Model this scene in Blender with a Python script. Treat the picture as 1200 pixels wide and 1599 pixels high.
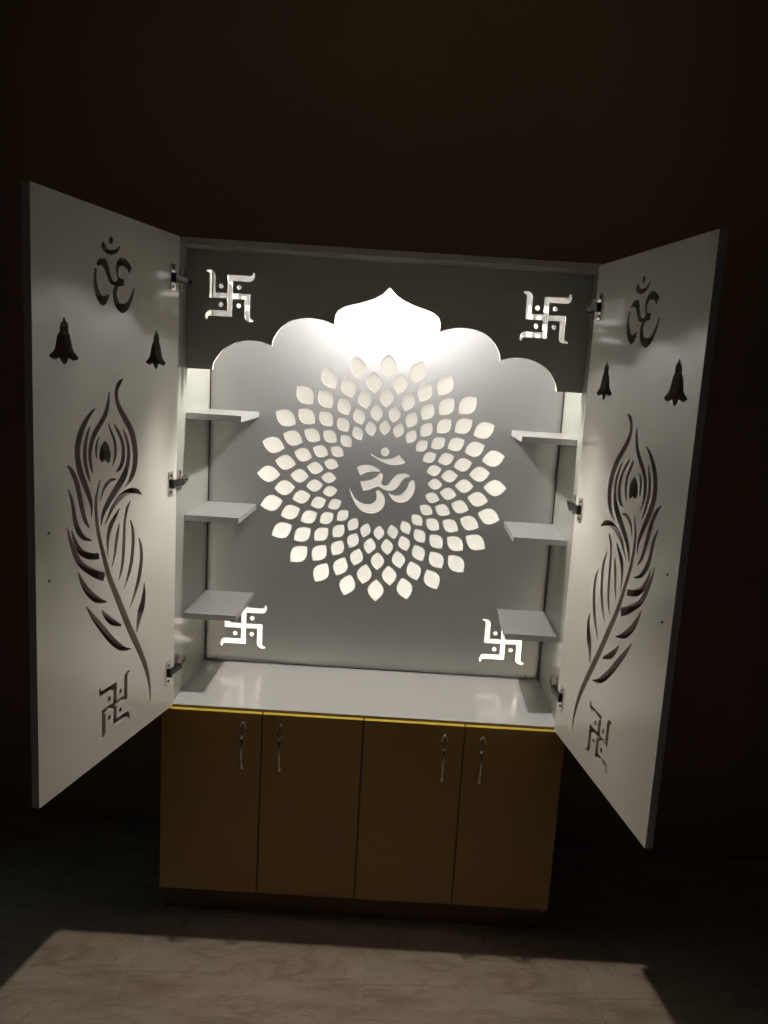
import bpy, bmesh, math, random
from mathutils import Matrix, Vector
random.seed(7)
sc = bpy.context.scene
for o in list(bpy.data.objects):
    bpy.data.objects.remove(o)
COL = sc.collection

# ------------------------------------------------------------------ camera
cam_data = bpy.data.cameras.new("camera")
cam = bpy.data.objects.new("camera", cam_data)
COL.objects.link(cam)
cam.matrix_world = Matrix(((0.9980054, -0.0627901, -0.0065269, 0.0955858), (0.0039767, 0.1657161, -0.9861655, -2.2514944), (0.0630031, 0.9841725, 0.1656353, 1.6984287), (0.0000000, 0.0000000, 0.0000000, 1.0000000)))
cam_data.sensor_fit = 'HORIZONTAL'
cam_data.sensor_width = 36.0
cam_data.lens = 37.4852
cam_data.shift_x = -0.03996
cam_data.shift_y = -0.00392
cam_data.clip_start = 0.02
cam_data.clip_end = 100
sc.camera = cam
sc.render.resolution_x = 768
sc.render.resolution_y = 1024

# ------------------------------------------------------------------ world (night room, almost no ambient light)
world = bpy.data.worlds.new("World")
sc.world = world
world.use_nodes = True
bg = world.node_tree.nodes["Background"]
bg.inputs[0].default_value = (1.0, 0.92, 0.86, 1)
bg.inputs[1].default_value = 0.006
sc.view_settings.view_transform = 'Standard'
sc.view_settings.look = 'None'
sc.view_settings.exposure = 0
sc.view_settings.gamma = 1
DOWNLIGHT = 2150.0      # emission of the puck lamp behind the pelmet
LED = 490.0             # emission of the strips in the light box
LAMP_COL = (1.0, 0.955, 0.905)
LED_COL = (1.0, 0.975, 0.915)

# added warm fill spot: stands in for bounced light on wall above cabinet
lamp = bpy.data.lights.new("wall_fill_spot", 'SPOT')
lamp.energy = 4.6
lamp.color = (1.0, 0.80, 0.55)
lamp.spot_size = math.radians(74)
lamp.spot_blend = 1.0
lamp.shadow_soft_size = 0.25
lo = bpy.data.objects.new("wall_fill_spot", lamp)
COL.objects.link(lo)
lo.location = (0.15, -2.0, 3.3)
lo.rotation_euler = (Vector((0.0, 0.47, 2.75)) - Vector(lo.location)).to_track_quat('-Z', 'Y').to_euler()

# added cool spot, source unseen: bluish glow on the floor at the left
lamp = bpy.data.lights.new("floor_glow_spot", 'SPOT')
lamp.energy = 3.5
lamp.color = (0.45, 0.85, 1.0)
lamp.spot_size = math.radians(30)
lamp.spot_blend = 1.0
lamp.shadow_soft_size = 0.12
lo = bpy.data.objects.new("floor_glow_spot", lamp)
COL.objects.link(lo)
lo.location = (-2.6, -1.0, 1.0)
lo.rotation_euler = (Vector((-1.2, -0.22, 0.0)) - Vector(lo.location)).to_track_quat('-Z', 'Y').to_euler()

# ------------------------------------------------------------------ materials
def new_mat(name):
    m = bpy.data.materials.new(name)
    m.use_nodes = True
    nt = m.node_tree
    return m, nt, nt.nodes["Principled BSDF"]

def N(nt, typ, **kw):
    n = nt.nodes.new(typ)
    for k, v in kw.items():
        setattr(n, k, v)
    return n

def laminate(name, col, rough, var=0.06, scale=3.0, spec=0.5, bump=0.02, speck=0.0):
    """board with a melamine face: soft blotches of handling grime, fine orange peel"""
    m, nt, b = new_mat(name)
    tc = N(nt, "ShaderNodeTexCoord")
    n1 = N(nt, "ShaderNodeTexNoise")
    n1.inputs["Scale"].default_value = scale
    n1.inputs["Detail"].default_value = 5
    n1.inputs["Roughness"].default_value = 0.6
    nt.links.new(tc.outputs["Object"], n1.inputs["Vector"])
    mr = N(nt, "ShaderNodeMapRange")
    mr.inputs[1].default_value = 0.15
    mr.inputs[2].default_value = 0.85
    mr.inputs[3].default_value = 1 - var
    mr.inputs[4].default_value = 1 + var * 0.4
    nt.links.new(n1.outputs["Fac"], mr.inputs[0])
    mul = N(nt, "ShaderNodeVectorMath", operation='SCALE')
    mul.inputs[0].default_value = col
    nt.links.new(mr.outputs[0], mul.inputs["Scale"])
    out = mul.outputs[0]
    if speck:
        n3 = N(nt, "ShaderNodeTexNoise")
        n3.inputs["Scale"].default_value = 45
        n3.inputs["Detail"].default_value = 2
        nt.links.new(tc.outputs["Object"], n3.inputs["Vector"])
        r3 = N(nt, "ShaderNodeMapRange")
        r3.inputs[1].default_value = 0.72
        r3.inputs[2].default_value = 0.78
        r3.inputs[3].default_value = 1.0
        r3.inputs[4].default_value = 1 - speck
        nt.links.new(n3.outputs["Fac"], r3.inputs[0])
        m3 = N(nt, "ShaderNodeVectorMath", operation='SCALE')
        nt.links.new(out, m3.inputs[0])
        nt.links.new(r3.outputs[0], m3.inputs["Scale"])
        out = m3.outputs[0]
    nt.links.new(out, b.inputs["Base Color"])
    rr = N(nt, "ShaderNodeMapRange")
    rr.inputs[1].default_value = 0.1
    rr.inputs[2].default_value = 0.9
    rr.inputs[3].default_value = rough * 0.9
    rr.inputs[4].default_value = rough * 1.12
    n2 = N(nt, "ShaderNodeTexNoise")
    n2.inputs["Scale"].default_value = scale * 4
    n2.inputs["Detail"].default_value = 4
    nt.links.new(tc.outputs["Object"], n2.inputs["Vector"])
    nt.links.new(n2.outputs["Fac"], rr.inputs[0])
    if var > 0:
        nt.links.new(rr.outputs[0], b.inputs["Roughness"])
    else:
        b.inputs["Roughness"].default_value = rough
    b.inputs["Specular IOR Level"].default_value = spec
    if bump:
        n4 = N(nt, "ShaderNodeTexNoise")
        n4.inputs["Scale"].default_value = 420
        n4.inputs["Detail"].default_value = 2
        nt.links.new(tc.outputs["Object"], n4.inputs["Vector"])
        bp = N(nt, "ShaderNodeBump")
        bp.inputs["Strength"].default_value = bump
        bp.inputs["Distance"].default_value = 0.002
        nt.links.new(n4.outputs["Fac"], bp.inputs["Height"])
        nt.links.new(bp.outputs[0], b.inputs["Normal"])
    return m

def metal(name, col, rough):
    m, nt, b = new_mat(name)
    b.inputs["Base Color"].default_value = (*col, 1)
    b.inputs["Metallic"].default_value = 1
    tc = N(nt, "ShaderNodeTexCoord")
    n1 = N(nt, "ShaderNodeTexNoise")
    n1.inputs["Scale"].default_value = 60
    nt.links.new(tc.outputs["Object"], n1.inputs["Vector"])
    mr = N(nt, "ShaderNodeMapRange")
    mr.inputs[3].default_value = rough * 0.7
    mr.inputs[4].default_value = rough * 1.3
    nt.links.new(n1.outputs["Fac"], mr.inputs[0])
    nt.links.new(mr.outputs[0], b.inputs["Roughness"])
    return m

def emitter(name, col, strength):
    m, nt, b = new_mat(name)
    b.inputs["Base Color"].default_value = (0.8, 0.8, 0.8, 1)
    b.inputs["Emission Color"].default_value = (*col, 1)
    b.inputs["Emission Strength"].default_value = strength
    return m

M = {}
M['door'] = laminate('white_laminate', (0.90, 0.87, 0.785), 0.15, spec=0.7, var=0.06, scale=2.2, speck=0.0)
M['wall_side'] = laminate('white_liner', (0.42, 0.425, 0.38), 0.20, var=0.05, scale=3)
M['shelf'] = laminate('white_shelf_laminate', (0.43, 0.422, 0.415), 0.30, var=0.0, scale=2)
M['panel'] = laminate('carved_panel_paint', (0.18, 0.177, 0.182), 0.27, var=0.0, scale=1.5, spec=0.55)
def let_through(m, col):
    """milky solid-surface board: a little of the light behind it shines through"""
    nt = m.node_tree
    out = nt.nodes["Material Output"]
    src = out.inputs[0].links[0].from_socket
    tr = N(nt, "ShaderNodeBsdfTranslucent")
    tr.inputs[0].default_value = (*col, 1)
    ad = N(nt, "ShaderNodeAddShader")
    nt.links.new(src, ad.inputs[0])
    nt.links.new(tr.outputs[0], ad.inputs[1])
    nt.links.new(ad.outputs[0], out.inputs[0])
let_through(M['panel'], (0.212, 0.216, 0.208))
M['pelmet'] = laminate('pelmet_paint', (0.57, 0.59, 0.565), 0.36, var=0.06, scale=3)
M['edge'] = laminate('routed_edge', (0.60, 0.53, 0.47), 0.55, var=0.08, scale=8, spec=0.3)
M['panel_edge'] = laminate('routed_white_edge', (0.70, 0.67, 0.60), 0.55, var=0.08, scale=14, spec=0.3)
M['banding'] = laminate('edge_band', (0.78, 0.80, 0.80), 0.4, var=0.06, scale=8)
M['counter'] = laminate('white_counter_laminate', (0.74, 0.725, 0.70), 0.15, var=0.02, scale=3, speck=0.0)
M['counter_edge'] = laminate('brown_edge_band', (0.34, 0.22, 0.14), 0.5, var=0.1, scale=12)
M['mustard'] = laminate('mustard_laminate', (0.43, 0.255, 0.07), 0.18, var=0.06, scale=3)
M['lit_edge'] = laminate('mustard_lit_edge', (0.92, 0.68, 0.10), 0.3, var=0.02, scale=6)  # brighter mustard: lamp light on the door tops put into the colour
M['plinth'] = laminate('plinth_board', (0.25, 0.155, 0.07), 0.6, var=0.12, scale=6)
M['board'] = laminate('light_box_board', (0.76, 0.755, 0.735), 0.6, var=0.02, scale=3, bump=0)
def acrylic_mat():
    """milky sheet: passes most of the light of the box, scatters some of the light that falls on it"""
    m, nt, b = new_mat('milky_acrylic')
    nt.nodes.remove(b)
    df = N(nt, "ShaderNodeBsdfDiffuse")
    df.inputs[0].default_value = (0.06, 0.059, 0.055, 1)
    tr = N(nt, "ShaderNodeBsdfTranslucent")
    tr.inputs[0].default_value = (0.62, 0.615, 0.60, 1)
    ad = N(nt, "ShaderNodeAddShader")
    nt.links.new(df.outputs[0], ad.inputs[0])
    nt.links.new(tr.outputs[0], ad.inputs[1])
    nt.links.new(ad.outputs[0], nt.nodes["Material Output"].inputs[0])
    return m
M['acrylic'] = acrylic_mat()
M['nickel'] = metal('nickel', (0.72, 0.67, 0.60), 0.24)
M['dark_nickel'] = metal('antique_nickel', (0.70, 0.65, 0.59), 0.17)
M['black'] = laminate('black_plastic', (0.012, 0.011, 0.011), 0.4, var=0.1, scale=20, bump=0)
M['recess_shade'] = laminate('painted_recess_shade', (0.03, 0.026, 0.024), 0.8, var=0.1, scale=20, bump=0)  # near-black colour stands in for shade in screw slots and panel gaps
M['lamp'] = emitter('lamp_diffuser', LAMP_COL, DOWNLIGHT)
M['led'] = emitter('led_emitter', LED_COL, LED)

def wall_mat():
    m, nt, b = new_mat('brown_wall_paint')
    tc = N(nt, "ShaderNodeTexCoord")
    n1 = N(nt, "ShaderNodeTexNoise")
    n1.inputs["Scale"].default_value = 1.3
    n1.inputs["Detail"].default_value = 6
    nt.links.new(tc.outputs["Object"], n1.inputs["Vector"])
    cr = N(nt, "ShaderNodeValToRGB")
    cr.color_ramp.elements[0].color = (0.40, 0.26, 0.165, 1)
    cr.color_ramp.elements[0].position = 0.3
    cr.color_ramp.elements[1].color = (0.47, 0.315, 0.20, 1)
    cr.color_ramp.elements[1].position = 0.7
    nt.links.new(n1.outputs["Fac"], cr.inputs[0])
    nt.links.new(cr.outputs[0], b.inputs["Base Color"])
    b.inputs["Roughness"].default_value = 0.75
    n2 = N(nt, "ShaderNodeTexNoise")
    n2.inputs["Scale"].default_value = 90
    n2.inputs["Detail"].default_value = 4
    nt.links.new(tc.outputs["Object"], n2.inputs["Vector"])
    bp = N(nt, "ShaderNodeBump")
    bp.inputs["Strength"].default_value = 0.2
    bp.inputs["Distance"].default_value = 0.004
    nt.links.new(n2.outputs["Fac"], bp.inputs["Height"])
    nt.links.new(bp.outputs[0], b.inputs["Normal"])
    return m
M['wall'] = wall_mat()

def marble_mat():
    m, nt, b = new_mat('beige_marble_tile')
    tc = N(nt, "ShaderNodeTexCoord")
    mp = N(nt, "ShaderNodeMapping")
    mp.inputs["Scale"].default_value = (1.5, 3.4, 1)
    mp.inputs["Rotation"].default_value = (0, 0, math.radians(-12))
    nt.links.new(tc.outputs["Object"], mp.inputs["Vector"])
    nz = N(nt, "ShaderNodeTexNoise")
    nz.inputs["Scale"].default_value = 3.2
    nz.inputs["Detail"].default_value = 8
    nz.inputs["Roughness"].default_value = 0.62
    nz.inputs["Distortion"].default_value = 0.9
    nt.links.new(mp.outputs[0], nz.inputs["Vector"])
    cr = N(nt, "ShaderNodeValToRGB")
    e = cr.color_ramp.elements
    e[0].position = 0.28
    e[0].color = (0.38, 0.265, 0.175, 1)
    e[1].position = 0.72
    e[1].color = (0.72, 0.60, 0.47, 1)
    k = e.new(0.47)
    k.color = (0.60, 0.475, 0.36, 1)
    nt.links.new(nz.outputs["Fac"], cr.inputs[0])
    # thin veins
    mp2 = N(nt, "ShaderNodeMapping")
    mp2.inputs["Scale"].default_value = (1.0, 3.2, 1)
    mp2.inputs["Rotation"].default_value = (0, 0, math.radians(24))
    nt.links.new(tc.outputs["Object"], mp2.inputs["Vector"])
    n2 = N(nt, "ShaderNodeTexNoise")
    n2.inputs["Scale"].default_value = 2.1
    n2.inputs["Detail"].default_value = 6
    n2.inputs["Distortion"].default_value = 1.6
    nt.links.new(mp2.outputs[0], n2.inputs["Vector"])
    s = N(nt, "ShaderNodeMath", operation='SUBTRACT')
    s.inputs[1].default_value = 0.5
    nt.links.new(n2.outputs["Fac"], s.inputs[0])
    a = N(nt, "ShaderNodeMath", operation='ABSOLUTE')
    nt.links.new(s.outputs[0], a.inputs[0])
    r = N(nt, "ShaderNodeMapRange")
    r.inputs[1].default_value = 0.0
    r.inputs[2].default_value = 0.014
    r.inputs[3].default_value = 0.62
    r.inputs[4].default_value = 0.0
    nt.links.new(a.outputs[0], r.inputs[0])
    mx = N(nt, "ShaderNodeMix", data_type='RGBA')
    nt.links.new(r.outputs[0], mx.inputs["Factor"])
    nt.links.new(cr.outputs[0], mx.inputs["A"])
    mx.inputs["B"].default_value = (0.42, 0.27, 0.17, 1)
    nt.links.new(mx.outputs["Result"], b.inputs["Base Color"])
    b.inputs["Roughness"].default_value = 0.30
    return m
M['marble'] = marble_mat()
M['grout'] = laminate('grout', (0.45, 0.36, 0.28), 0.8, var=0.1, scale=10, bump=0)

# ------------------------------------------------------------------ helpers
def link(name, me, mats, parent=None, loc=None):
    o = bpy.data.objects.new(name, me)
    COL.objects.link(o)
    for m in mats:
        me.materials.append(m)
    if parent:
        o.parent = parent
    if loc is not None:
        o.location = loc
    return o

def add_box(bm, x0, x1, y0, y1, z0, z1, bev=0.0, mat=0, mtx=None):
    t = bmesh.new()
    bmesh.ops.create_cube(t, size=1)
    for v in t.verts:
        v.co = Vector((x0 + (v.co.x + .5) * (x1 - x0), y0 + (v.co.y + .5) * (y1 - y0), z0 + (v.co.z + .5) * (z1 - z0)))
    if bev:
        bmesh.ops.bevel(t, geom=list(t.edges), offset=bev, segments=2, profile=0.7, affect='EDGES')
    if mtx is not None:
        bmesh.ops.transform(t, matrix=mtx, verts=t.verts)
    for f in t.faces:
        f.material_index = mat
    me = bpy.data.meshes.new("tmp")
    t.to_mesh(me)
    t.free()
    bm.from_mesh(me)
    bpy.data.meshes.remove(me)

def add_cyl(bm, r0, r1, h, mtx, seg=20, bev=0.0, mat=0):
    t = bmesh.new()
    bmesh.ops.create_cone(t, cap_ends=True, segments=seg, radius1=r0, radius2=r1, depth=h)
    if bev:
        ed = [e for e in t.edges if abs(e.verts[0].co.z - e.verts[1].co.z) < 1e-6]
        bmesh.ops.bevel(t, geom=ed, offset=bev, segments=2, affect='EDGES')
    bmesh.ops.transform(t, matrix=mtx, verts=t.verts)
    for f in t.faces:
        f.material_index = mat
    me = bpy.data.meshes.new("tmp")
    t.to_mesh(me)
    t.free()
    bm.from_mesh(me)
    bpy.data.meshes.remove(me)

def add_tube(bm, pts, radii, seg=8, flat=1.0):
    """swept tube along points (local frames), radii per point"""
    rings = []
    P = [Vector(p) for p in pts]
    n = len(P)
    ref = Vector((1, 0, 0))
    for i in range(n):
        t = (P[min(i + 1, n - 1)] - P[max(i - 1, 0)]).normalized()
        a = (ref - t * ref.dot(t)).normalized()
        b = t.cross(a)
        ring = []
        for k in range(seg):
            an = 2 * math.pi * k / seg
            ring.append(bm.verts.new(P[i] + a * math.cos(an) * radii[i] + b * math.sin(an) * radii[i] * flat))
        rings.append(ring)
    for i in range(n - 1):
        for k in range(seg):
            f = bm.faces.new((rings[i][k], rings[i][(k + 1) % seg], rings[i + 1][(k + 1) % seg], rings[i + 1][k]))
            f.smooth = True
    bm.faces.new(rings[0][::-1])
    bm.faces.new(rings[-1])

def finish(bm, name, mats, parent=None, loc=None, smooth=False):
    bmesh.ops.recalc_face_normals(bm, faces=bm.faces)
    me = bpy.data.meshes.new(name)
    bm.to_mesh(me)
    bm.free()
    if smooth:
        for p in me.polygons:
            p.use_smooth = True
    return link(name, me, mats, parent, loc)

def box(name, x0, x1, y0, y1, z0, z1, mat, parent=None, bev=0.0008, edge=None):
    """a board; its front-facing narrow edge can take an edge band"""
    bm = bmesh.new()
    c = Vector(((x0 + x1) / 2, (y0 + y1) / 2, (z0 + z1) / 2))
    add_box(bm, x0 - c.x, x1 - c.x, y0 - c.y, y1 - c.y, z0 - c.z, z1 - c.z, bev)
    mats = [mat]
    if edge:
        mats.append(edge)
        for f in bm.faces:
            f.normal_update()
            if f.normal.y < -0.9:
                f.material_index = 1
    return finish(bm, name, mats, parent, c)

def cut_board(name, outline, holes, thick, mats, parent, mtx, depth0, crease=None):
    """flat board in local x,y with routed through holes; occupies local z depth0..depth0+thick.
       slot 0 = faces, slot 1 = routed walls, slot 2 = outer edge"""
    cu = bpy.data.curves.new("tmp", 'CURVE')
    cu.dimensions = '2D'
    cu.fill_mode = 'BOTH'
    cu.extrude = thick / 2
    for loop in [outline] + holes:
        sp = cu.splines.new('POLY')
        sp.points.add(len(loop) - 1)
        for p, (x, y) in zip(sp.points, loop):
            p.co = (x, y, 0, 1)
        sp.use_cyclic_u = True
    co = bpy.data.objects.new("tmp", cu)
    COL.objects.link(co)
    dg = bpy.context.evaluated_depsgraph_get()
    dg.update()
    me = bpy.data.meshes.new_from_object(co.evaluated_get(dg))
    bpy.data.objects.remove(co)
    bpy.data.curves.remove(cu)
    bm = bmesh.new()
    bm.from_mesh(me)
    bpy.data.meshes.remove(me)
    bmesh.ops.remove_doubles(bm, verts=bm.verts, dist=1e-6)
    bmesh.ops.recalc_face_normals(bm, faces=bm.faces)
    xs = [p[0] for p in outline]
    ys = [p[1] for p in outline]
    bx = (min(xs), max(xs), min(ys), max(ys))
    for v in bm.verts:
        v.co.z += depth0 + thick / 2
    for f in bm.faces:
        f.smooth = False
        if abs(f.normal.z) > 0.5:
            f.material_index = 0
        else:
            c = f.calc_center_median()
            out = min(abs(c.x - bx[0]), abs(c.x - bx[1]), abs(c.y - bx[2]), abs(c.y - bx[3])) < 1e-4
            f.material_index = 2 if out else 1
    me = bpy.data.meshes.new(name)
    bm.to_mesh(me)
    bm.free()
    o = link(name, me, mats, parent)
    o.matrix_basis = mtx
    return o

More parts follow.
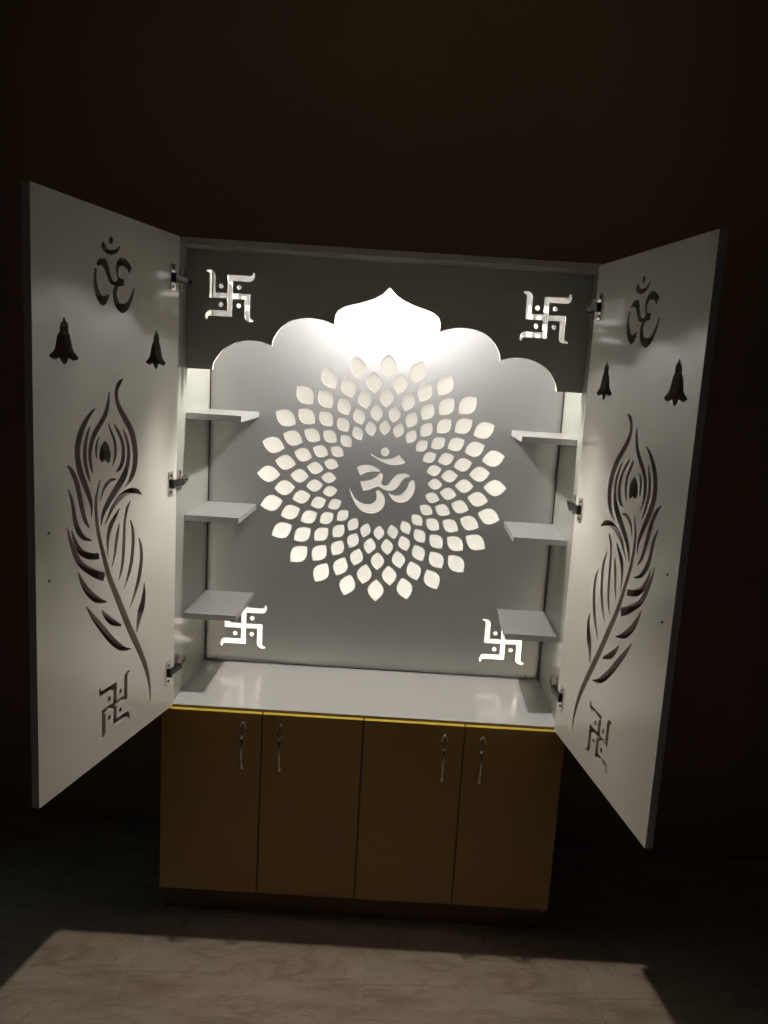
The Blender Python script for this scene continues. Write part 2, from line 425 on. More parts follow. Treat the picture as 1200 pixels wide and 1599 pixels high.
# ------------------------------------------------------------------ cut-out art (metres x 10000, in the plane of its board)
FEATHER = [[2738,16437,2809,16419,2884,16398,2955,16359,3011,16299,3054,16228,3081,16151,3091,16072,3086,15989,3066,15906,3032,15823,2984,15740,2927,15656,2858,15572,2780,15489,2705,15408,2631,15327,2558,15249,2495,15168,2441,15080,2394,14987,2353,14890,2318,14785,2289,14675,2271,14570,2266,14474,2270,14383,2283,14297,2306,14217,2337,14142,2373,14072,2413,14005,2458,13943,2505,13887,2558,13838,2618,13792,2679,13745,2658,13732,2566,13759,2472,13787,2382,13828,2303,13881,2234,13944,2175,14013,2126,14089,2088,14171,2059,14259,2039,14353,2029,14452,2031,14557,2045,14670,2070,14787,2105,14900,2149,15006,2202,15108,2264,15205,2335,15297,2412,15381,2492,15463,2577,15546,2663,15625,2738,15701,2805,15776,2863,15850,2905,15923,2930,15996,2939,16070,2932,16138,2902,16201,2855,16262,2812,16312,2783,16349,2749,16383,2710,16420],
[3330,16135,3346,16068,3363,16001,3389,15926,3430,15833,3481,15731,3536,15641,3594,15568,3659,15502,3729,15434,3804,15364,3883,15293,3954,15219,4010,15144,4055,15070,4092,14995,4120,14919,4140,14842,4151,14770,4155,14703,4151,14640,4141,14577,4125,14510,4104,14443,4079,14382,4050,14333,4018,14293,3987,14252,3963,14254,3974,14297,3984,14338,3994,14385,4003,14443,4012,14508,4017,14571,4017,14631,4013,14689,4003,14750,3987,14818,3965,14890,3936,14960,3897,15028,3850,15097,3795,15164,3728,15232,3649,15302,3573,15374,3502,15445,3433,15518,3375,15603,3332,15706,3302,15816,3284,15915,3282,15996,3293,16066,3303,16135],
[3909,15750,3985,15714,4061,15677,4140,15630,4223,15570,4306,15502,4385,15424,4459,15336,4527,15239,4583,15140,4621,15041,4645,14942,4659,14846,4662,14756,4655,14670,4638,14580,4614,14480,4581,14376,4538,14269,4482,14160,4416,14052,4353,13950,4292,13853,4233,13761,4182,13674,4140,13594,4107,13518,4080,13444,4064,13370,4056,13296,4048,13221,4029,13218,4009,13288,3989,13359,3980,13434,3985,13513,4000,13594,4026,13681,4063,13774,4108,13871,4159,13971,4217,14076,4278,14183,4332,14285,4375,14386,4412,14485,4439,14580,4456,14664,4463,14743,4460,14824,4446,14913,4422,15005,4389,15096,4341,15189,4283,15283,4223,15370,4163,15448,4100,15520,4040,15584,3984,15637,3929,15683,3872,15729],
[4091,15339,4137,15291,4183,15242,4226,15183,4267,15105,4304,15017,4332,14932,4350,14855,4358,14782,4359,14708,4352,14632,4338,14556,4318,14479,4293,14400,4262,14320,4228,14246,4189,14182,4146,14124,4104,14066,4074,14068,4089,14128,4104,14187,4120,14251,4142,14324,4166,14402,4186,14479,4199,14553,4209,14626,4214,14698,4214,14769,4210,14838,4200,14912,4181,14995,4156,15083,4132,15162,4111,15224,4090,15278,4068,15332],
[3718,15093,3759,15054,3801,15015,3836,14972,3864,14924,3884,14874,3896,14822,3896,14767,3888,14713,3878,14667,3865,14633,3849,14607,3834,14581,3808,14581,3806,14607,3804,14632,3802,14664,3800,14709,3799,14760,3794,14810,3787,14859,3778,14907,3763,14954,3743,14997,3716,15040,3689,15083],
[3356,15369,3335,15310,3315,15250,3287,15187,3247,15120,3203,15053,3167,14987,3142,14919,3125,14848,3114,14778,3110,14708,3112,14640,3120,14570,3135,14497,3156,14420,3178,14343,3145,14335,3097,14406,3048,14478,3011,14551,2993,14625,2987,14699,2990,14772,3000,14847,3018,14923,3048,14998,3094,15071,3148,15139,3199,15201,3244,15260,3287,15316,3331,15373],
[3127,15357,3088,15295,3049,15233,3006,15166,2950,15088,2890,15006,2841,14925,2810,14848,2790,14772,2780,14693,2780,14603,2791,14510,2813,14430,2849,14363,2897,14304,2940,14259,2970,14232,3005,14212,3050,14190,3025,14163,2962,14165,2890,14169,2814,14196,2747,14247,2688,14314,2645,14394,2623,14487,2617,14588,2623,14685,2639,14772,2667,14855,2706,14939,2761,15026,2826,15112,2893,15190,2962,15254,3033,15309,3103,15364],
[2742,15222,2703,15146,2665,15072,2630,14993,2594,14902,2559,14804,2536,14712,2530,14631,2536,14555,2550,14480,2570,14404,2600,14330,2639,14258,2691,14188,2754,14121,2821,14055,2893,13989,2974,13922,3059,13851,3146,13777,3237,13700,3322,13623,3403,13545,3480,13466,3544,13389,3591,13317,3625,13248,3650,13177,3666,13100,3674,13022,3682,12945,3650,12936,3613,13006,3577,13075,3535,13141,3488,13200,3436,13257,3374,13317,3299,13384,3212,13455,3122,13527,3027,13598,2928,13671,2832,13743,2741,13813,2652,13884,2575,13961,2517,14042,2475,14126,2442,14209,2416,14292,2399,14375,2389,14458,2386,14539,2391,14622,2406,14710,2434,14807,2472,14909,2519,15003,2578,15084,2644,15157,2709,15227],
[3030,14021,3111,14029,3198,14037,3290,14031,3373,14006,3446,13969,3508,13925,3558,13874,3597,13816,3629,13754,3653,13688,3672,13618,3690,13548,3664,13541,3629,13606,3593,13671,3553,13730,3509,13784,3461,13833,3408,13874,3349,13908,3284,13935,3224,13955,3165,13965,3094,13969,3017,13973],
[1816,13452,1871,13510,1932,13571,2018,13626,2124,13665,2237,13688,2356,13698,2474,13694,2586,13677,2693,13653,2796,13621,2896,13582,2988,13535,3073,13482,3151,13422,3220,13359,3276,13291,3323,13222,3368,13154,3415,13086,3460,13019,3506,12951,3481,12941,3415,12999,3348,13058,3281,13117,3218,13179,3156,13240,3088,13296,3008,13346,2921,13392,2831,13432,2740,13467,2647,13497,2556,13520,2466,13535,2380,13544,2306,13546,2242,13540,2179,13528,2114,13516,2036,13500,1939,13472,1835,13441],
[3701,14054,3743,13981,3786,13908,3824,13835,3858,13766,3887,13696,3909,13615,3919,13518,3920,13412,3917,13306,3909,13201,3897,13095,3880,12988,3859,12880,3833,12770,3803,12659,3765,12547,3723,12434,3679,12318,3635,12193,3589,12061,3540,11928,3491,11797,3439,11663,3375,11520,3297,11370,3208,11213,3108,11035,2986,10816,2849,10570,2715,10334,2592,10126,2473,9932,2357,9747,2244,9572,2134,9408,2028,9245,1920,9076,1816,8908,1722,8743,1640,8578,1568,8416,1505,8260,1451,8112,1407,7971,1374,7843,1355,7732,1347,7633,1339,7534,1313,7523,1302,7615,1291,7707,1288,7812,1295,7935,1310,8069,1338,8214,1380,8370,1434,8534,1501,8703,1584,8875,1679,9049,1777,9221,1876,9388,1979,9554,2087,9729,2203,9915,2325,10111,2452,10319,2592,10555,2737,10804,2869,11028,2981,11210,3080,11366,3166,11512,3237,11651,3299,11784,3356,11915,3411,12049,3462,12181,3511,12308,3560,12427,3608,12539,3649,12649,3684,12758,3713,12867,3738,12974,3760,13080,3777,13185,3789,13289,3795,13395,3797,13499,3794,13594,3784,13672,3767,13743,3748,13815,3726,13892,3701,13969,3676,14047],
[4947,14505,4911,14468,4879,14434,4845,14389,4799,14318,4745,14230,4698,14143,4663,14059,4633,13972,4604,13883,4579,13794,4556,13706,4530,13615,4500,13522,4466,13428,4430,13338,4394,13255,4354,13176,4306,13106,4247,13049,4185,13007,4124,12967,4094,12976,4127,13025,4157,13071,4184,13121,4214,13184,4246,13258,4277,13338,4303,13425,4328,13518,4353,13611,4377,13700,4402,13791,4429,13882,4457,13973,4488,14066,4531,14159,4590,14254,4659,14346,4727,14422,4792,14472,4853,14501,4908,14527],
[4920,13986,4890,13901,4860,13816,4834,13733,4813,13647,4796,13558,4781,13473,4771,13397,4764,13323,4747,13242,4719,13152,4682,13056,4630,12964,4562,12880,4479,12802,4378,12734,4260,12687,4145,12660,4036,12636,4023,12663,4121,12712,4211,12757,4279,12802,4336,12855,4394,12919,4447,12988,4499,13067,4547,13154,4586,13238,4609,13312,4624,13384,4641,13463,4663,13551,4686,13643,4722,13736,4773,13823,4834,13907,4894,13989],
[4948,13140,4943,13065,4938,12989,4927,12911,4908,12831,4882,12751,4852,12667,4818,12577,4777,12482,4727,12387,4669,12296,4600,12204,4508,12108,4386,12010,4251,11917,4129,11838,4024,11771,3924,11713,3824,11661,3725,11615,3635,11580,3553,11547,3467,11746,3551,11776,3626,11803,3701,11833,3783,11869,3873,11912,3977,11965,4105,12032,4237,12105,4344,12175,4419,12244,4483,12321,4543,12403,4602,12490,4657,12580,4708,12669,4755,12752,4798,12830,4837,12907,4869,12984,4897,13061,4925,13138],
[4801,13021,4787,12948,4773,12873,4751,12797,4720,12715,4680,12630,4629,12547,4568,12471,4495,12398,4401,12330,4285,12269,4160,12219,4035,12179,3917,12153,3813,12140,3719,12130,3749,12293,3844,12309,3928,12323,4003,12342,4090,12372,4183,12409,4262,12446,4329,12484,4394,12528,4457,12581,4517,12648,4574,12724,4629,12801,4679,12875,4726,12948,4773,13021],
[4576,12008,4556,11927,4535,11844,4502,11755,4455,11657,4395,11553,4320,11450,4227,11349,4123,11253,4020,11172,3921,11110,3827,11066,3730,11032,3620,11004,3508,10983,3398,10964,3392,10987,3492,11043,3587,11098,3669,11148,3731,11189,3779,11224,3837,11268,3921,11335,4018,11414,4109,11495,4194,11580,4279,11673,4358,11762,4425,11845,4486,11926,4547,12008],
[4284,11105,4218,10995,4152,10884,4075,10768,3986,10650,3887,10529,3779,10402,3654,10257,3515,10101,3376,9955,3245,9831,3117,9722,2990,9627,2865,9550,2742,9490,2619,9444,2500,9414,2395,9402,2295,9391,2300,9419,2406,9465,2504,9508,2586,9553,2657,9601,2726,9655,2807,9721,2906,9803,3016,9898,3136,10008,3271,10143,3416,10295,3556,10439,3683,10565,3802,10681,3917,10793,4031,10900,4142,11005,4253,11109],
[3637,10832,3613,10769,3587,10703,3544,10631,3480,10550,3402,10466,3309,10386,3204,10320,3102,10273,3011,10237,2928,10209,2852,10189,2777,10171,2761,10198,2819,10243,2875,10287,2934,10332,3004,10381,3071,10429,3134,10475,3210,10531,3299,10598,3384,10662,3458,10718,3530,10776,3602,10835],
[2887,13243,2962,13196,3038,13150,3111,13100,3186,13045,3262,12984,3326,12916,3370,12841,3399,12762,3419,12682,3430,12604,3432,12525,3427,12439,3416,12339,3400,12232,3384,12125,3363,12121,3354,12223,3345,12325,3332,12419,3316,12499,3297,12571,3271,12641,3240,12713,3202,12783,3159,12850,3107,12913,3045,12977,2988,13042,2942,13106,2901,13169,2861,13231],
[2887,12872,2928,12796,2970,12721,3006,12646,3034,12571,3056,12496,3076,12414,3091,12325,3102,12233,3117,12138,3141,12039,3169,11937,3198,11834,3177,11827,3122,11920,3067,12014,3020,12108,2990,12202,2970,12294,2950,12380,2925,12458,2900,12533,2880,12610,2869,12694,2864,12779,2859,12864],
[2398,13375,2466,13318,2534,13260,2591,13190,2631,13104,2658,13008,2679,12912,2695,12819,2705,12726,2714,12629,2721,12525,2727,12416,2734,12303,2744,12181,2755,12055,2769,11939,2784,11840,2803,11750,2825,11663,2852,11577,2883,11492,2914,11406,2894,11397,2835,11472,2776,11547,2725,11628,2688,11714,2660,11804,2638,11904,2622,12022,2611,12150,2603,12274,2595,12388,2589,12497,2583,12602,2578,12701,2574,12794,2563,12886,2540,12980,2510,13072,2478,13156,2443,13228,2404,13294,2364,13362],
[2395,12883,2371,12800,2348,12716,2330,12635,2317,12556,2309,12475,2306,12386,2310,12280,2320,12166,2333,12057,2348,11960,2366,11870,2391,11777,2424,11677,2463,11573,2507,11467,2557,11356,2611,11241,2666,11126,2645,11117,2557,11217,2469,11319,2391,11421,2330,11524,2281,11628,2241,11729,2213,11826,2196,11920,2182,12019,2168,12130,2157,12247,2154,12356,2158,12451,2170,12537,2196,12624,2242,12713,2301,12799,2359,12883],
[1968,12328,1953,12251,1938,12175,1926,12094,1915,12001,1907,11899,1908,11795,1922,11688,1946,11578,1974,11468,2005,11360,2040,11252,2079,11150,2121,11059,2166,10974,2215,10881,2265,10775,2318,10661,2371,10548,2349,10537,2262,10635,2174,10734,2096,10830,2031,10917,1976,11001,1926,11092,1878,11194,1836,11304,1801,11415,1775,11528,1757,11644,1749,11758,1750,11868,1761,11975,1785,12076,1828,12167,1884,12247,1938,12326],
[1700,11055,1713,10984,1726,10914,1745,10839,1776,10750,1814,10653,1852,10567,1891,10504,1931,10450,1967,10385,1998,10303,2026,10212,2045,10112,2053,10004,2052,9888,2051,9774,2020,9761,1966,9855,1911,9949,1858,10037,1802,10119,1748,10198,1702,10273,1671,10340,1648,10406,1629,10484,1613,10583,1601,10693,1599,10797,1615,10886,1641,10968,1668,11047],
[3476,14967,3534,14942,3588,14910,3635,14858,3672,14795,3698,14725,3712,14655,3712,14588,3699,14532,3673,14499,3641,14474,3599,14470,3556,14466,3530,14482,3504,14499,3477,14497,3451,14494,3414,14460,3378,14426,3341,14426,3304,14426,3282,14470,3263,14520,3255,14584,3257,14655,3274,14732,3304,14805,3345,14864,3390,14912,3434,14943]]
BELL = [[4996,17716,4976,17713,4957,17710,4953,17681,4943,17653,4911,17629,4878,17604,4858,17578,4846,17544,4848,17486,4848,17427,4823,17393,4792,17358,4770,17300,4749,17233,4729,17160,4706,17089,4672,17030,4631,16982,4585,16947,4540,16921,4509,16899,4482,16881,4508,16855,4541,16832,4601,16818,4664,16812,4712,16816,4754,16826,4799,16842,4836,16855,4858,16855,4874,16850,4888,16808,4904,16771,4929,16746,4957,16729,4982,16722,5008,16723,5037,16729,5066,16744,5093,16776,5116,16811,5129,16834,5140,16855,5167,16858,5194,16862,5222,16844,5252,16829,5285,16820,5323,16818,5370,16821,5421,16832,5469,16853,5517,16878,5499,16900,5475,16923,5427,16950,5376,16980,5340,17013,5311,17053,5292,17102,5274,17161,5254,17243,5229,17323,5187,17369,5149,17407,5142,17457,5140,17505,5129,17544,5110,17578,5077,17610,5045,17641,5031,17673,5022,17705,5009,17710]]
OM = [[2474,18945,2491,18972,2512,18999,2545,19028,2585,19054,2626,19071,2670,19081,2724,19087,2778,19086,2827,19072,2873,19053,2899,19019,2920,18983,2930,18944,2932,18905,2923,18866,2908,18831,2886,18806,2860,18785,2777,18788,2693,18791,2692,18711,2692,18631,2776,18621,2860,18611,2903,18586,2942,18557,2971,18518,2989,18474,2994,18429,2989,18384,2976,18340,2954,18297,2923,18258,2882,18227,2826,18213,2762,18210,2695,18215,2629,18232,2574,18260,2519,18302,2456,18365,2396,18434,2349,18493,2310,18549,2279,18603,2253,18655,2240,18654,2227,18652,2234,18593,2246,18530,2272,18456,2308,18376,2354,18289,2407,18207,2461,18142,2518,18090,2578,18050,2640,18020,2701,18002,2762,17990,2828,18001,2893,18018,2955,18046,3012,18085,3063,18135,3106,18192,3134,18253,3152,18316,3160,18380,3159,18443,3148,18500,3129,18548,3107,18579,3083,18604,3123,18599,3164,18597,3211,18603,3256,18616,3291,18639,3324,18671,3357,18710,3391,18756,3430,18814,3470,18871,3508,18915,3547,18948,3592,18968,3635,18979,3669,18979,3700,18975,3724,18957,3748,18938,3775,18956,3797,18974,3805,18987,3801,19004,3783,19033,3754,19066,3713,19096,3667,19121,3626,19134,3579,19140,3516,19145,3447,19148,3419,19122,3391,19094,3362,19058,3335,19014,3312,18957,3290,18895,3262,18833,3233,18777,3205,18736,3176,18708,3143,18691,3106,18685,3061,18688,3013,18696,2984,18722,2955,18748,2965,18776,2978,18809,3000,18854,3021,18906,3030,18962,3030,19019,3021,19067,3002,19112,2972,19157,2933,19198,2887,19232,2838,19263,2781,19273,2719,19278,2646,19269,2574,19251,2517,19222,2464,19189,2410,19154,2357,19118,2369,19081,2388,19042,2428,18995],
[3872,18896,3830,18887,3787,18878,3799,18836,3809,18789,3811,18725,3805,18655,3790,18588,3767,18524,3736,18463,3702,18408,3671,18362,3637,18328,3594,18311,3549,18300,3496,18310,3448,18323,3411,18343,3381,18362,3354,18366,3329,18367,3323,18341,3324,18311,3342,18266,3369,18217,3406,18172,3448,18134,3498,18111,3549,18093,3605,18100,3660,18114,3711,18148,3758,18191,3798,18234,3833,18282,3862,18339,3886,18400,3904,18464,3917,18531,3923,18597,3923,18665,3913,18735,3899,18802,3886,18852],
[3644,19400,3617,19440,3589,19476,3557,19504,3523,19528,3493,19491,3457,19455,3411,19416,3357,19385,3297,19375,3233,19377,3164,19386,3096,19404,3035,19428,2980,19457,2932,19488,2887,19521,2869,19522,2851,19522,2853,19510,2863,19489,2898,19440,2945,19387,2992,19347,3049,19314,3128,19286,3210,19267,3280,19260,3346,19262,3415,19273,3480,19291,3534,19316,3579,19343,3614,19371],
[3151,19605,3156,19578,3168,19551,3188,19531,3211,19512,3238,19508,3264,19503,3287,19514,3307,19528,3319,19550,3323,19576,3319,19604,3307,19630,3287,19650,3264,19669,3238,19673,3211,19678,3188,19667,3168,19654,3156,19631]]
CENTRE_OM = [[-401,14344,-370,14317,-332,14288,-270,14251,-196,14217,-117,14194,-36,14180,44,14175,122,14179,202,14192,279,14213,347,14241,407,14274,453,14310,495,14348,550,14288,607,14229,667,14169,728,14109,683,14083,631,14058,555,14036,475,14019,409,14010,343,14008,267,14011,184,14022,92,14044,-4,14076,-102,14119,-193,14164,-267,14206,-329,14243,-383,14271,-432,14295,-416,14319],
[177,14428,174,14392,162,14358,141,14327,114,14303,81,14287,46,14280,9,14283,-25,14294,-55,14315,-79,14342,-94,14375,-101,14411,-98,14447,-87,14482,-66,14512,-39,14536,-6,14552,30,14559,66,14556,100,14545,130,14524,154,14497,170,14464],
[-862,13849,-814,13880,-760,13908,-685,13932,-603,13948,-523,13953,-445,13950,-376,13939,-312,13921,-249,13893,-189,13860,-137,13826,-88,13792,-111,13772,-144,13756,-205,13753,-276,13753,-342,13748,-407,13740,-474,13725,-538,13705,-592,13679,-641,13650,-686,13622,-730,13594,-759,13646,-789,13702,-825,13773],
[-733,13394,-626,13408,-523,13426,-427,13451,-341,13483,-272,13521,-213,13566,-160,13625,-113,13678,-73,13702,-36,13715,-11,13676,8,13633,13,13580,9,13526,-4,13476,-20,13431,-30,13398,-38,13368,-8,13339,26,13314,72,13300,120,13298,160,13310,197,13338,234,13389,270,13450,305,13506,343,13561,391,13614,443,13661,491,13692,546,13715,622,13732,703,13741,775,13738,836,13726,876,13700,908,13669,888,13649,868,13629,830,13634,789,13629,739,13601,688,13556,644,13490,603,13417,568,13351,531,13292,490,13245,444,13206,389,13175,327,13153,255,13142,182,13141,118,13155,61,13177,10,13203,-35,13229,-77,13252,-117,13272,-179,13246,-247,13216,-334,13176,-428,13137,-520,13113,-611,13094,-642,13168,-672,13242,-703,13318],
[-1079,13168,-1060,13137,-1036,13099,-1003,13039,-963,12969,-917,12891,-863,12814,-797,12752,-724,12702,-644,12669,-562,12650,-480,12643,-402,12647,-332,12663,-271,12691,-220,12729,-183,12777,-162,12837,-155,12900,-165,12956,-182,13006,-197,13043,-212,13076,-159,13113,-105,13150,-51,13105,1,13058,48,13002,87,12942,114,12878,129,12810,130,12736,116,12661,87,12589,44,12522,-7,12466,-70,12420,-147,12382,-226,12356,-290,12343,-359,12342,-451,12352,-547,12376,-633,12418,-712,12473,-780,12538,-839,12614,-893,12701,-941,12796,-989,12894,-1031,12992,-1058,13081],
[238,13086,270,13053,308,13023,365,13003,430,12991,496,12989,562,12999,622,13023,678,13060,730,13113,777,13174,817,13236,849,13299,868,13365,881,13422,887,13452,904,13477,962,13513,1032,13551,1058,13495,1079,13434,1089,13357,1089,13274,1080,13192,1060,13112,1029,13039,989,12973,943,12911,890,12859,827,12818,761,12789,695,12772,629,12767,561,12771,495,12785,437,12807,385,12840,340,12888,300,12942,262,13002,235,13054,232,13075]]
ARCH = [(0.5, 1.675), (0.4985, 1.692), (0.4895, 1.709), (0.471, 1.734), (0.442, 1.753), (0.409, 1.7628), (0.384, 1.7646), (0.357, 1.7618), (0.3302, 1.7535),
        (0.329, 1.766), (0.3225, 1.7815), (0.3095, 1.802), (0.286, 1.823), (0.266, 1.832), (0.2415, 1.8375), (0.2125, 1.8385), (0.181, 1.8338), (0.1514, 1.8238),
        (0.1512, 1.8425), (0.148, 1.8562), (0.139, 1.8685), (0.12, 1.8788), (0.086, 1.8888), (0.0505, 1.901), (0.0225, 1.9155), (0.0075, 1.929), (0.0, 1.9362)]

def dec(loops):
    return [[(l[i] / 10000, l[i + 1] / 10000) for i in range(0, len(l), 2)] for l in loops]
FEATHER, BELL, OM, CENTRE_OM = dec(FEATHER), dec(BELL), dec(OM), dec(CENTRE_OM)

def smooth_open(pts, n=4, ang=38):
    """Catmull-Rom through points, sharp corners kept"""
    P = [Vector(p) for p in pts]
    N_ = len(P)
    def corner(i):
        if i in (0, N_ - 1):
            return True
        a, b = P[i] - P[i - 1], P[i + 1] - P[i]
        return math.degrees(a.angle(b)) > ang
    out = []
    for i in range(N_ - 1):
        b, c = P[i], P[i + 1]
        a = 2 * b - c if corner(i) else P[i - 1]
        d = 2 * c - b if corner(i + 1) else P[i + 2]
        for k in range(n):
            t = k / n
            out.append(tuple(0.5 * ((2 * b) + (c - a) * t + (2 * a - 5 * b + 4 * c - d) * t * t + (3 * b - a - 3 * c + d) * t ** 3)))
    out.append(tuple(P[-1]))
    return out

def swastika(cx, cy, unit, mirror=1):
    """auspicious sign with curled arm ends and four dots"""
    h = 43
    arm = [(-h, h), (-h, 327), (302, 327), (325, 329), (343, 338), (352, 356), (357, 378), (368, 388), (382, 382), (391, 352), (388, 310), (375, 276), (352, 251), (322, 238), (290, 235), (h, 235)]
    loop = []
    for k in range(4):
        c, s = round(math.cos(-k * math.pi / 2)), round(math.sin(-k * math.pi / 2))
        loop += [(x * c - y * s, x * s + y * c) for x, y in arm]
    loops = [[(cx + mirror * x * unit, cy + y * unit) for x, y in loop]]
    for sx in (-1, 1):
        for sy in (-1, 1):
            loops.append([(cx + sx * 143 * unit + 39 * unit * math.cos(a), cy + sy * 143 * unit + 39 * unit * math.sin(a)) for a in [2 * math.pi * k / 18 for k in range(18)]])
    return loops

def petals():
    cx, cy = -0.0012, 1.3452
    R_ = [0.3743, 0.3229, 0.2723, 0.2234, 0.1754]
    L_ = [0.0760, 0.0690, 0.0612, 0.0552, 0.0497]
    W_ = [0.0540, 0.0498, 0.0447, 0.0405, 0.0357]
    loops = []
    for j in range(5):
        for k in range(24):
            an = math.radians(15 * k + (7.6 if j % 2 else 0))
            ca, sa = math.cos(an), math.sin(an)
            h, w = L_[j] / 2, W_[j] / 2
            pts = []
            for i in range(7):                      # bulge of one side from the inner to the outer tip
                t = i / 6
                u = -h + 2 * h * t
                pts.append((u, w * (math.sin(math.pi * t) ** 0.86)))
            side = pts + [(u, -v) for u, v in pts[-2:0:-1]]
            loops.append([(cx + (R_[j] + u) * ca - v * sa, cy + (R_[j] + u) * sa + v * ca) for u, v in side])
    return loops

def rect(x0, x1, y0, y1):
    return [(x0, y0), (x1, y0), (x1, y1), (x0, y1)]

UP = Matrix(((1, 0, 0, 0), (0, 0, -1, 0), (0, 1, 0, 0), (0, 0, 0, 1)))     # local x,y,z -> world x, z, -y
def front_plane(y):
    return Matrix.Translation((0, y, 0)) @ UP

# ------------------------------------------------------------------ setting
bm = bmesh.new()
add_box(bm, -4, 4, -4, 0.62, -0.06, -0.006)
floor = finish(bm, 'floor', [M['grout']])
floor['kind'] = 'structure'
T = 0.66
tile_me = None
for i in range(-4, 5):
    for j in range(-4, 2):
        if tile_me is None:
            bm = bmesh.new()
            add_box(bm, -T / 2 + .0004, T / 2 - .0004, -T / 2 + .0004, T / 2 - .0004, -0.0055, 0, 0.0006)
            to = finish(bm, 'tile', [M['marble']], floor)
            tile_me = to.data
        else:
            to = bpy.data.objects.new('tile', tile_me)
            COL.objects.link(to)
            to.parent = floor
        to.location = (0.05 + T / 2 + T * i, -0.23 + T * j, 0)

bm = bmesh.new()
add_box(bm, -4, 4, 0.475, 0.60, -0.004, 3.6)
wall = finish(bm, 'wall', [M['wall']])
wall['kind'] = 'structure'

# ------------------------------------------------------------------ the shrine cabinet
root = bpy.data.objects.new('shrine_cabinet', None)
COL.objects.link(root)
root['label'] = 'white home shrine cabinet with two open carved doors, backlit lotus panel and mustard base cupboards'
root['category'] = 'shrine cabinet'

ZC, ZT, H, D, YB = 0.6876, 2.0252, 0.576, 0.370, 0.455
# carcass of the upper half
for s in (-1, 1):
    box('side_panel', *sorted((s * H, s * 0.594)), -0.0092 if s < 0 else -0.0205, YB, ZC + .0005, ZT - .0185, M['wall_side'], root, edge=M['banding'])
box('top_panel', -0.594, 0.594, -0.0005, YB, ZT - .018, ZT, M['wall_side'], root, edge=M['banding'])
box('countertop', -0.6, 0.6, -0.0015, YB, ZC - .018, ZC, M['counter'], root, edge=M['counter_edge'], bev=0.0012)

# carved back panel: mandala, Om and four signs
holes = petals() + CENTRE_OM
for cx, cz in ((-0.4440, 0.8180), (0.4435, 0.8176), (-0.4450, 1.8740), (0.4420, 1.8730)):
    holes += swastika(cx, cz, 0.000198)
back = cut_board('back_panel', rect(-0.5712, 0.5712, ZC + .0038, ZT - .0205), holes, 0.0065, [M['panel'], M['panel_edge'], M['recess_shade']], root, front_plane(D), -0.0065)
back['label'] = 'grey-white back panel with a backlit lotus mandala and Om sign'
# light box behind it
box('light_box', -0.594, 0.594, 0.446, YB + .004, ZC, ZT - .0185, M['board'], root, bev=0)
box('acrylic_sheet', -0.5655, 0.5655, D + .0067, D + .0097, ZC + .0135, ZT - .032, M['acrylic'], root, bev=0)
for s in (-1, 1):
    box('batten', *sorted((s * 0.566, s * 0.5755)), D + .0066, 0.4455, ZC + .003, ZT - .021, M['plinth'], root, bev=0)  # dark board colour on the battens paints the shade in the panel gap
box('batten', -0.5655, 0.5655, D + .0066, 0.4455, ZT - .031, ZT - .0205, M['plinth'], root, bev=0)
box('batten', -0.5655, 0.5655, D + .0066, 0.4455, ZC + .002, ZC + .012, M['plinth'], root, bev=0)
for s in (-1, 1):
    box('led_strip', *sorted((s * 0.5625, s * 0.5655)), 0.404, 0.416, ZC + .02, ZT - .04, M['led'], root, bev=0)
for s in (-1, 1):
    box('led_strip', *sorted((s * 0.36, s * 0.53)), 0.404, 0.416, ZT - .034, ZT - .0315, M['led'], root, bev=0)
box('led_strip', -0.56, 0.56, 0.404, 0.416, ZC + .0125, ZC + .015, M['led'], root, bev=0)

# pelmet with the cusped arch
half = smooth_open(ARCH, 4)
arch = half + [(-x, y) for x, y in half[-2::-1]]
outline = [(-0.5752, ZT - .0185), (-0.5752, 1.675)] + arch[::-1] + [(0.5752, 1.675), (0.5752, ZT - .0185)]
ph = swastika(-0.4545, 1.8860, 0.000178) + swastika(0.4508, 1.8822, 0.000178)
pel = cut_board('pelmet', outline, ph, 0.012, [M['pelmet'], M['panel_edge'], M['recess_shade']], root, front_plane(0.0991), -0.012)
pel['label'] = 'shaded top board with a cusped arch and two cut signs'

# puck lamp on the ceiling of the shrine, behind the pelmet
bm = bmesh.new()
add_cyl(bm, 0.036, 0.034, 0.012, Matrix.Translation((0, 0, -0.006)), 32, 0.0015)
lampo = finish(bm, 'downlight', [M['nickel']], root, (0, 0.162, ZT - .0185))
bm = bmesh.new()
prof = [(0.0115, -0.0125), (0.0135, -0.019), (0.0158, -0.026), (0.0160, -0.044)]
prof += [(0.0160 * math.cos(math.pi / 2 * k / 6), -0.044 - 0.016 * math.sin(math.pi / 2 * k / 6)) for k in range(1, 6)]
rings = [[bm.verts.new((pr * math.cos(2 * math.pi * k / 24), pr * math.sin(2 * math.pi * k / 24), pz)) for k in range(24)] for pr, pz in prof]
for a_, b_ in zip(rings, rings[1:]):
    for k in range(24):
        bm.faces.new((a_[k], a_[(k + 1) % 24], b_[(k + 1) % 24], b_[k]))
bm.faces.new(rings[-1])
bm.faces.new(rings[0][::-1])
finish(bm, 'bulb', [M['lamp']], lampo)

# corner shelves
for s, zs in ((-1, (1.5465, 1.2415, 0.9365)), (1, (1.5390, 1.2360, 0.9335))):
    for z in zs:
        box('shelf', *sorted((s * (H - .0003), s * (H - .1626))), 0.105, D - .0005, z - .018, z, M['shelf'], root, edge=M['banding'], bev=0.0007)

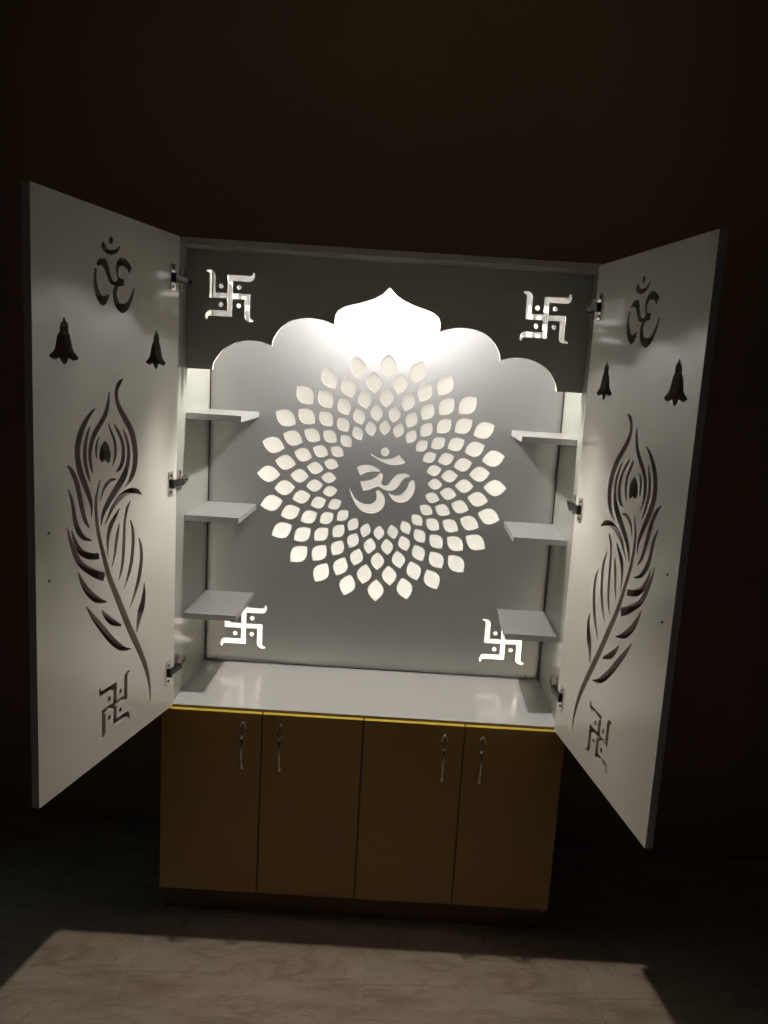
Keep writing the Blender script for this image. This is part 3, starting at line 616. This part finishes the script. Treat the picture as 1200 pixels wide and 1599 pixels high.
# screws low on the back panel
def screw(parent, mtx, r=0.0042):
    bm = bmesh.new()
    add_cyl(bm, r, r * 0.75, 0.0022, Matrix.Translation((0, 0, 0.0011)), 14, 0.0004, 0)
    add_box(bm, -r * .6, r * .6, -r * .14, r * .14, 0.0016, 0.00235, 0, 1)
    add_box(bm, -r * .14, r * .14, -r * .6, r * .6, 0.0016, 0.00236, 0, 1)
    o = finish(bm, 'screw', [M['dark_nickel'], M['recess_shade']], parent)
    o.matrix_basis = mtx
    return o
for x, z in ((-0.5343, 0.6995), (0.5306, 0.6975)):
    screw(root, Matrix.Translation((x, D - .0002, z + .004)) @ UP)

# ------------------------------------------------------------------ upper doors
def upper_door(side, hx, hy, ang, width, z0, z1):
    th = math.radians(ang)
    d = Vector((math.cos(th), -math.sin(th), 0)) if side < 0 else Vector((-math.cos(th), -math.sin(th), 0))
    zax = d.cross(Vector((0, 0, 1)))
    m = Matrix(((d.x, 0, zax.x, hx), (d.y, 0, zax.y, hy), (0, 1, 0, z0), (0, 0, 0, 1)))
    t = 0.018
    depth0 = 0 if side < 0 else -t          # the inner face lies at local z = 0
    k = (z1 - z0) / (2.0237 - 0.6913)
    def tz(z):
        return (z - 0.6913) * k
    loops = []
    for l in FEATHER + BELL:
        loops.append([(x, tz(y)) for x, y in l])
    loops.append([((x - 0.501) * 0.985 + 0.1185, tz(y - 0.0022)) for x, y in BELL[0]])
    if side < 0:
        loops += [[(x, tz(y)) for x, y in l] for l in OM]
        loops += swastika(0.3055, tz(0.8160), 0.000178, 1)
    else:
        loops += [[(0.607 - x, tz(y)) for x, y in l] for l in OM]
        loops += swastika(0.3015, tz(0.8160), 0.000178, -1)
    o = cut_board('carved_door', rect(0, width, 0, z1 - z0), loops, t, [M['door'], M['edge'], M['banding']], root, m, depth0)
    sgn = -1 if side < 0 else 1
    for s, z in ((0.5602, 1.3118), (0.5607, 1.2051)):
        ms = Matrix.Translation((s - (0 if side < 0 else .0045), tz(z), 0)) @ Matrix.Rotation(math.pi if side < 0 else 0, 4, 'X')
        sc_ = screw(o, ms, 0.0036)
    return o, m
ldoor, LM = upper_door(-1, -0.5664, -0.0135, 101.534, 0.6034, 0.6913, 2.0237)
ldoor['label'] = 'left open white door with cut Om, two bells and a peacock feather'
rdoor, RM = upper_door(1, 0.5633, -0.0252, 100.033, 0.5988, 0.6890, 2.0173)
rdoor['label'] = 'right open white door with cut Om, two bells and a peacock feather'

# ------------------------------------------------------------------ concealed hinges
def hinge(side, dm, zloc, zworld):
    h = bpy.data.objects.new('hinge', None)
    COL.objects.link(h)
    h.parent = root
    h.location = (side * H, 0.02, zworld)
    base = Matrix.Translation(h.location).inverted()
    flip = Matrix.Diagonal((1, 1, -1 if side < 0 else 1, 1))        # local +z = out of the inner face
    dl = base @ dm @ flip @ Matrix.Translation((0, zloc, 0))
    # cup flange screwed to the door
    bm = bmesh.new()
    add_box(bm, 0.0225, 0.0475, -0.0345, 0.0345, 0, 0.0028, 0.0011, 0, dl)
    for z in (-0.024, 0.024):
        add_cyl(bm, 0.0045, 0.004, 0.0012, dl @ Matrix.Translation((0.036, z, 0.0031)), 14, 0, 1)
    finish(bm, 'hinge_plate', [M['nickel'], M['recess_shade']], h)
    # black link arms between the cup and the arm
    p0 = dl @ Vector((0.037, 0, 0.001))
    p1 = base @ Vector((side * (H - .018), 0.017, zworld))
    v = p1 - p0
    q = v.to_track_quat('Y', 'Z').to_matrix().to_4x4()
    L = v.length
    bm = bmesh.new()
    mtx = Matrix.Translation(p0) @ q
    add_box(bm, -0.008, 0.008, 0, L, -0.0085, 0.0085, 0.0018, 0, mtx)
    add_box(bm, -0.010, 0.010, -0.001, 0.012, -0.0125, 0.0125, 0.002, 0, mtx)
    finish(bm, 'hinge_link', [M['black']], h)
    # arm along the side panel, tapering to the back
    bm = bmesh.new()
    a = base @ Vector((side * (H - .0115), 0.012, zworld))
    t = bmesh.new()
    bmesh.ops.create_cube(t, size=1)
    for vv in t.verts:
        y = 0.004 + (vv.co.y + .5) * 0.084
        wide = 0.0125 if vv.co.y < 0 else 0.0090
        hi = 0.0235 if vv.co.y < 0 else 0.0150
        x = 0.004 if vv.co.x < 0 else hi
        vv.co = base @ Vector((side * (H - x), y, zworld + vv.co.z * 2 * wide))
    bmesh.ops.bevel(t, geom=list(t.edges), offset=0.0015, segments=2, affect='EDGES')
    me = bpy.data.meshes.new('tmp')
    t.to_mesh(me)
    t.free()
    bm.from_mesh(me)
    bpy.data.meshes.remove(me)
    for yy, xx in ((0.054, 0.0198), (0.073, 0.0168)):
        ax = Matrix.Translation(base @ Vector((side * (H - xx), yy, zworld))) @ Matrix.Rotation(math.pi / 2, 4, 'Y')
        add_cyl(bm, 0.0036, 0.0036, 0.003, ax, 14, 0, 1)
    finish(bm, 'hinge_arm', [M['nickel'], M['recess_shade']], h)
    # cross plate on the side panel
    bm = bmesh.new()
    def w(x0, x1, y0, y1, z0, z1, b=0.0012, mt=0):
        xs = sorted((side * (H - x0), side * (H - x1)))
        add_box(bm, xs[0], xs[1], y0, y1, zworld + z0, zworld + z1, b, mt, base)
    w(0.0002, 0.0045, 0.020, 0.066, -0.009, 0.009)
    w(0.0003, 0.0075, 0.026, 0.042, 0.009, 0.030, 0.003)
    w(0.0003, 0.0075, 0.026, 0.042, -0.030, -0.009, 0.003)
    for z in (-0.021, 0.021):
        ax = Matrix.Translation(base @ Vector((side * (H - .0078), 0.034, zworld + z))) @ Matrix.Rotation(math.pi / 2, 4, 'Y')
        add_cyl(bm, 0.0042, 0.0042, 0.0016, ax, 14, 0, 1)
    finish(bm, 'mounting_plate', [M['nickel'], M['recess_shade']], h)
for zw in (1.9130, 1.3557, 0.8018):
    hinge(-1, LM, zw - 0.6913, zw)
for zw in (1.9060, 1.3563, 0.8047):
    hinge(1, RM, zw - 0.6890, zw)

# ------------------------------------------------------------------ base cupboards
ZD0, ZD1 = 0.0945, 0.6795
for s in (-1, 1):
    box('base_side', *sorted((s * 0.582, s * 0.6)), 0.0, YB, 0.0762, ZC - .0185, M['mustard'], root)
box('base_divider', -0.009, 0.009, 0.004, YB - .02, 0.0945, ZC - .0185, M['plinth'], root)
box('base_floor', -0.5815, 0.5815, 0.003, YB - .02, 0.076, 0.094, M['plinth'], root)
box('base_back', -0.5815, 0.5815, YB - .0195, YB, 0.01, ZC - .0185, M['plinth'], root)
box('plinth', -0.5985, 0.5985, 0.0225, 0.0405, 0.0005, 0.0755, M['plinth'], root)

def leaf_handle(parent, x):
    """bow handle: open leaf loop at the top, thin neck, small solid leaf at the foot"""
    bm = bmesh.new()
    top, loop_b, bot = 0.655, 0.611, 0.497
    lw = 0.0078
    for sx in (-1, 1):
        pts, rad = [], []
        for i in range(11):
            t = i / 10
            z = top - (top - loop_b) * t
            wv = lw * math.sin(math.pi * min(1, t * 0.97 + 0.015)) ** 0.8
            y = -0.006 - 0.014 * math.sin(t * math.pi / 2)
            pts.append((x + sx * wv, y, z))
            rad.append(0.0018 + 0.0012 * math.sin(math.pi * t))
        add_tube(bm, pts, rad, 8)
    pts, rad = [], []
    for i in range(15):
        t = i / 14
        z = loop_b + 0.003 - (loop_b + 0.003 - bot) * t
        y = -0.020 - 0.007 * math.sin(min(1, t / 0.8) * math.pi) + 0.014 * max(0, (t - 0.55) / 0.45) ** 1.5
        r = 0.0042 - 0.0010 * t
        if t > 0.78:
            q = (t - 0.78) / 0.22
            r = 0.0030 + 0.0038 * math.sin(math.pi * min(1, q * 1.0)) ** 0.9 - 0.0016 * q
        pts.append((x, y, z))
        rad.append(max(r, 0.0006))
    add_tube(bm, pts, rad, 10, 0.55)
    for z, y in ((0.648, -0.008), (0.506, -0.008)):                      # feet that carry it off the door
        add_cyl(bm, 0.0032, 0.0036, 0.010, Matrix.Translation((x, y + .003, z)) @ Matrix.Rotation(math.pi / 2, 4, 'X'), 12)
    o = finish(bm, 'handle', [M['dark_nickel']], parent, smooth=True)
    return o
edges = (-0.6, -0.3011, 0.0, 0.3011, 0.6)
for k in range(4):
    x0, x1 = edges[k] + (.0016 if k else 0.0002), edges[k + 1] - (.0016 if k < 3 else 0.0002)
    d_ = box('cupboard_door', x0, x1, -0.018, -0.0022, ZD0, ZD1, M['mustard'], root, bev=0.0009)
    d_.data.materials.append(M['lit_edge'])
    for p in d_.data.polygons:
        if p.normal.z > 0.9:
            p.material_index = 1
    hx = (-0.3555, -0.2432, 0.2427, 0.3548)[k]
    hd = leaf_handle(d_, hx)
    hd.location = Vector((0, -0.0178, 0)) - d_.location
